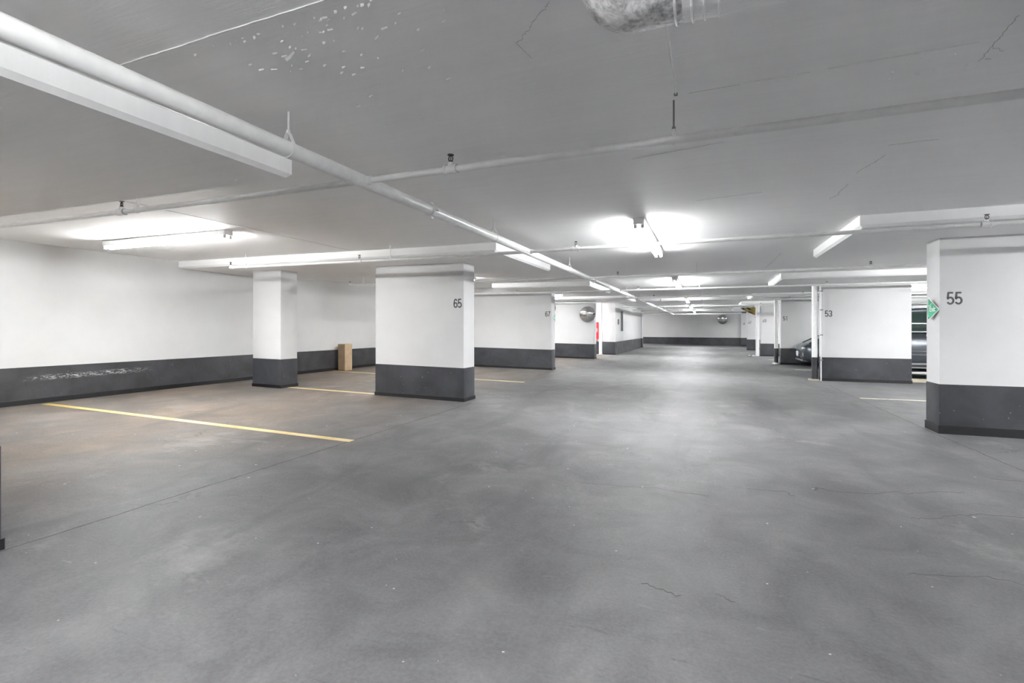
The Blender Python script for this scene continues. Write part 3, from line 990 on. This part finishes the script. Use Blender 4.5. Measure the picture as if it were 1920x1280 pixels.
# tall open cardboard box by the left wall
bx, by = -9.02, 10.72
t = thing('cardboard_box', 'tall open brown cardboard box standing by the left wall', 'box', (bx, by, rf(bx)))
H, hw, hd, th = 0.70, 0.125, 0.125, 0.008
R = Matrix.Rotation(math.radians(-7), 4, 'Z')
def bpanel(x0, x1, y0, y1, z0, z1, name, mat, tilt=None):
    m = MB().box(x0, x1, y0, y1, z0, z1, 0.0)
    if tilt:
        tilt(m)
    m.mapv(lambda c: (R @ c) + Vector((bx, by, rf(bx) + 0.003)))
    return m.build(name, mat, t)
bpanel(-hw, hw, -hd, -hd + th, 0, H, 'side_panel', 'card')
bpanel(-hw, hw, hd - th, hd, 0, H, 'side_panel', 'card')
bpanel(-hw, -hw + th, -hd + th, hd - th, 0, H, 'side_panel', 'card')
bpanel(hw - th, hw, -hd + th, hd - th, 0, H, 'side_panel', 'card')
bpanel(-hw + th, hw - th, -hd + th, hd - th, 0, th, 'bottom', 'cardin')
bpanel(-hw + th, -hw + th + 0.005, -hd + th, hd - th, H - 0.09, H - 0.002, 'flap', 'card')

# beige kerb beside pillar 53
t = thing('wheel_stop', 'low beige concrete wheel stop on floor beside pillar 53', 'kerb', (5.4, 14.28, 0))
MB().prism([(14.20, 0.0), (14.22, 0.075), (14.34, 0.075), (14.36, 0.0)], 0, 4.42, 6.3).build('block', 'plank', t)
for x in (4.8, 5.9):
    MB().path([(x, 14.28, 0.07), (x, 14.28, 0.082)], 0.014, 8).build('anchor_pin', 'greymetal', t)

# scraps of litter
def litter(x, y, s_, label, seed):
    rnd = random.Random(seed)
    m = MB()
    m.sphere((0, 0, 0), 0.5, 7, 5)
    m.mapv(lambda c: Vector((x + c.x * s_ * rnd.uniform(0.6, 1.2), y + c.y * s_ * 0.8 * rnd.uniform(0.6, 1.2), 0.18 * s_ + c.z * s_ * 0.36 * rnd.uniform(0.8, 1.1))))
    lo = min(v.co.z for v in m.bm.verts)
    m.mapv(lambda c: Vector((c.x, c.y, c.z - lo)))
    o = m.build('paper_scrap', 'white', None, origin=(x, y, 0))
    tag(o, label, 'litter')
litter(1.93, 24.6, 0.20, 'crumpled white paper scrap on floor by pillar 49', 1)
litter(1.80, 25.2, 0.13, 'smaller white paper scrap behind the crumpled one', 2)
litter(2.21, 19.40, 0.22, 'white crumpled wrapper at foot of drain pipe by pillar 51', 3)

# ================================================================== VEHICLES
def section(x, hw, z0, z1, p=4.0, n=24, tumble=0.0):
    """superellipse cross-section at station x (car axis x, nose at -x)"""
    out = []
    cz, hz = (z0 + z1) / 2, (z1 - z0) / 2
    for k in range(n):
        a = 2 * math.pi * k / n
        ca, sa = math.cos(a), math.sin(a)
        y = math.copysign(abs(ca) ** (2 / p), ca) * hw
        z = math.copysign(abs(sa) ** (2 / p), sa) * hz
        y *= 1 - tumble * (z / hz + 1) / 2
        out.append((x, y, cz + z))
    return out

def make_car(name, label, loc, ang, paint, kind):
    t = thing(name, label, 'car', loc)
    Rz = Matrix.Rotation(ang, 4, 'Z')
    L0 = Vector(loc)
    def fin(m, nm, mat, parent=None, smooth=True):
        m.mapv(lambda c: (Rz @ Vector(c)) + L0)
        return m.build(nm, mat, parent or t, smooth=smooth)
    if kind == 'coupe':
        body = [(-2.14, 0.50, 0.32, 0.60), (-2.10, 0.70, 0.24, 0.71), (-1.97, 0.81, 0.20, 0.785), (-1.5, 0.865, 0.18, 0.84), (-0.8, 0.88, 0.18, 0.87),
                (0.5, 0.88, 0.18, 0.87), (1.2, 0.87, 0.18, 0.80), (1.7, 0.84, 0.20, 0.71), (2.0, 0.76, 0.24, 0.62), (2.12, 0.55, 0.30, 0.53)]
        cab = [(-1.92, 0.62, 0.70, 0.79), (-1.55, 0.69, 0.74, 0.985), (-1.05, 0.69, 0.78, 1.14), (-0.4, 0.67, 0.80, 1.225), (0.2, 0.66, 0.80, 1.235), (0.75, 0.66, 0.80, 1.12), (1.25, 0.68, 0.76, 0.84)]
        WR, WX, WY = 0.31, (-1.36, 1.30), 0.78
    else:
        body = [(-2.32, 0.55, 0.42, 0.92), (-2.26, 0.78, 0.32, 1.0), (-2.05, 0.90, 0.28, 1.06), (-1.4, 0.94, 0.28, 1.12), (-0.9, 0.945, 0.28, 1.17),
                (0.6, 0.945, 0.28, 1.19), (1.9, 0.93, 0.28, 1.19), (2.25, 0.88, 0.32, 1.15), (2.34, 0.78, 0.42, 1.1)]
        cab = [(-1.90, 0.78, 1.02, 1.12), (-1.40, 0.82, 1.05, 1.52), (-1.02, 0.82, 1.05, 1.72), (-0.70, 0.815, 1.05, 1.775), (0.3, 0.81, 1.05, 1.80), (1.4, 0.80, 1.05, 1.79), (2.0, 0.76, 1.05, 1.66), (2.28, 0.72, 1.05, 1.2)]
        WR, WX, WY = 0.36, (-1.45, 1.42), 0.83
    fin(MB().loft([section(*s_, p=5.0) for s_ in body]), 'body', paint)
    tb = 0.14 if kind != 'coupe' else 0.16
    gl = fin(MB().loft([section(x, hw, z0, z1, 5.0, 24, tb) for (x, hw, z0, z1) in cab]), 'window_glass', 'glass')
    # roof skin over the glass
    rs = [s_ for s_ in cab if s_[3] > (1.09 if kind == 'coupe' else 1.58)]
    fin(MB().loft([section(x, hw * (1 - tb) + 0.012, z1 - (0.10 if kind == 'coupe' else 0.15), z1 + 0.012, 4.0, 24, 0.05) for (x, hw, z0, z1) in rs]), 'roof', paint)
    # window pillars
    for s_ in (-1, 1):
        for i in ((0, 1), (1, 2), (4 if kind == 'suv' else 3, 4 if kind == 'suv' else 3), (len(cab) - 1, len(cab) - 2)):
            a, c = cab[i[0]], cab[i[1]]
            ya, yc = a[1] * 1.0 + 0.006, c[1] * (1 - tb) + 0.004
            xa = a[0] if i[0] != i[1] else a[0] + 0.02
            za = a[3] - 0.02 if i[0] != i[1] else body[4][3]
            fin(MB().path([(xa, s_ * ya, za), (c[0], s_ * yc, c[3] - 0.02)], 0.03, 8), 'window_pillar', paint)
    for x in WX:
        for s_ in (-1, 1):
            w_ = fin(MB().path([(x, s_ * (WY - 0.12), WR), (x, s_ * (WY + 0.10), WR)], WR, 28), 'wheel', 'rubber')
            fin(MB().path([(x, s_ * (WY + 0.085), WR), (x, s_ * (WY + 0.108), WR)], WR * 0.64, 20), 'rim', 'alloy', w_)
            fin(MB().path([(x, s_ * (WY - 0.1), WR + 0.03), (x, s_ * (WY + 0.07), WR + 0.03)], WR * 1.14, 28), 'wheel_arch', 'black')
    # the two ends: e = -1 is the end towards the aisle
    tail_out = (kind == 'coupe')
    for e in (-1, 1):
        st, s1 = (body[0], body[1]) if e < 0 else (body[-1], body[-2])
        nx = st[0]
        zg = st[2] + (st[3] - st[2]) * 0.42
        is_tail = tail_out if e < 0 else not tail_out
        def ebox(d0, d1, y0, y1, z0, z1, bev, nm, mt):
            xa, xb = sorted((nx + e * d0, nx + e * d1))
            fin(MB().box(xa, xb, y0, y1, z0, z1, bev), nm, mt, smooth=False)
        ebox(-0.10, 0.012, -0.44, 0.44, zg - 0.05, zg + 0.05, 0.012, 'bumper_recess' if is_tail else 'grille', 'black')
        ebox(0.0, 0.02, -0.40, 0.40, zg - 0.006, zg + 0.006, 0.0, 'bumper_bar' if is_tail else 'grille_bar', 'chrome')
        ebox(0.012, 0.03, -0.16, 0.16, zg - 0.085, zg + 0.085, 0.004, 'number_plate', 'plate')
        for s_ in (-1, 1):
            x1 = s1[0]
            fin(MB().sphere((x1 - e * 0.06, s_ * 0.58, s1[3] - 0.085), 0.12, 14, 8, (0.8, 1.35, 0.5)), 'tail_lamp' if is_tail else 'headlamp', 'lamp')
            xa, xb = sorted((x1 - e * 0.10, x1 + e * 0.012))
            fin(MB().box(xa, xb, s_ * 0.63 - 0.07, s_ * 0.63 + 0.07, zg - 0.07, zg + 0.07, 0.02), 'corner_lamp', 'beige', smooth=False)
        xa, xb = sorted((s1[0] + e * 0.03, s1[0] - e * 0.2))
        fin(MB().box(xa, xb, -0.66, 0.66, s1[2] - 0.03, s1[2] + 0.03, 0.02), 'bumper_lip', 'alloy' if kind == 'coupe' else 'black', smooth=False)
    for s_ in (-1, 1):
        mx = cab[-1][0] - 0.30 if tail_out else cab[0][0] + 0.30
        fin(MB().sphere((mx, s_ * (cab[1][1] + 0.20), cab[1][2] + 0.14), 0.09, 12, 8, (0.7, 1.2, 0.75)), 'wing_mirror', paint)
    # side trim
    hwm = body[4][1]
    for s_ in (-1, 1):
        def strip(z, h_, x0, x1, mat, nm, o_=0.008):
            fin(MB().box(x0, x1, s_ * hwm - (0.02 if s_ > 0 else o_), s_ * hwm + (o_ if s_ > 0 else 0.02), z - h_, z + h_, 0.003), nm, mat, smooth=False)
        if kind == 'suv':
            strip(1.175, 0.014, -1.1, 2.0, 'chrome', 'belt_trim', 0.0)
            strip(0.70, 0.008, -1.0, 1.0, 'chrome', 'side_moulding', 0.014)
            strip(0.655, 0.036, -1.0, 1.0, 'suvpaint', 'side_moulding', 0.014)
            strip(0.612, 0.008, -1.0, 1.0, 'chrome', 'side_moulding', 0.014)
            strip(0.39, 0.022, -1.02, 1.0, 'alloy', 'sill_trim', 0.012)
            strip(0.30, 0.016, -1.02, 1.0, 'chrome', 'sill_trim', 0.016)
            strip(0.345, 0.026, -1.02, 1.0, 'black', 'sill', 0.008)
            for x in (-1.2, -0.10, 1.0):
                strip(0.80, 0.36, x - 0.005, x + 0.005, 'black', 'door_seam', 0.004)
            for x in (-0.27, 0.85):
                fin(MB().path([(x - 0.11, s_ * (hwm + 0.008), 1.065), (x - 0.08, s_ * (hwm + 0.045), 1.07), (x + 0.08, s_ * (hwm + 0.045), 1.075), (x + 0.11, s_ * (hwm + 0.008), 1.075)], 0.015, 8), 'door_handle', 'chrome')
            m = MB().path([(-0.85, s_ * 0.66, 1.76), (-0.78, s_ * 0.66, 1.84), (1.6, s_ * 0.66, 1.85), (1.68, s_ * 0.66, 1.77)], 0.016, 8)
            fin(m, 'roof_rail', 'chrome')
        else:
            for x in (-0.75, 0.55):
                strip(0.56, 0.26, x - 0.005, x + 0.005, 'black', 'door_seam', 0.004)
            fin(MB().path([(0.28, s_ * (hwm + 0.005), 0.72), (0.31, s_ * (hwm + 0.03), 0.72), (0.46, s_ * (hwm + 0.03), 0.72), (0.49, s_ * (hwm + 0.005), 0.72)], 0.012, 8), 'door_handle', paint)
    if kind == 'coupe':
        fin(MB().sphere((-1.66, 0.30, 0.915), 0.06, 12, 8, (0.5, 0.75, 1.0)), 'window_sticker', 'white')
    return t

make_car('sport_utility_car', 'graphite sport utility vehicle seen between pillars 53 and 55', (5.32, 15.82, 0), 0.0, 'suvpaint', 'suv')
make_car('coupe_car', 'low slate grey fastback coupe with its tail towards the aisle', (4.92, 18.62, 0), 0.0, 'carpaint', 'coupe')
make_car('coupe_car', 'silver car barely visible beyond pillar 47', (4.75, 37.2, 0), 0.0, 'silver', 'coupe')
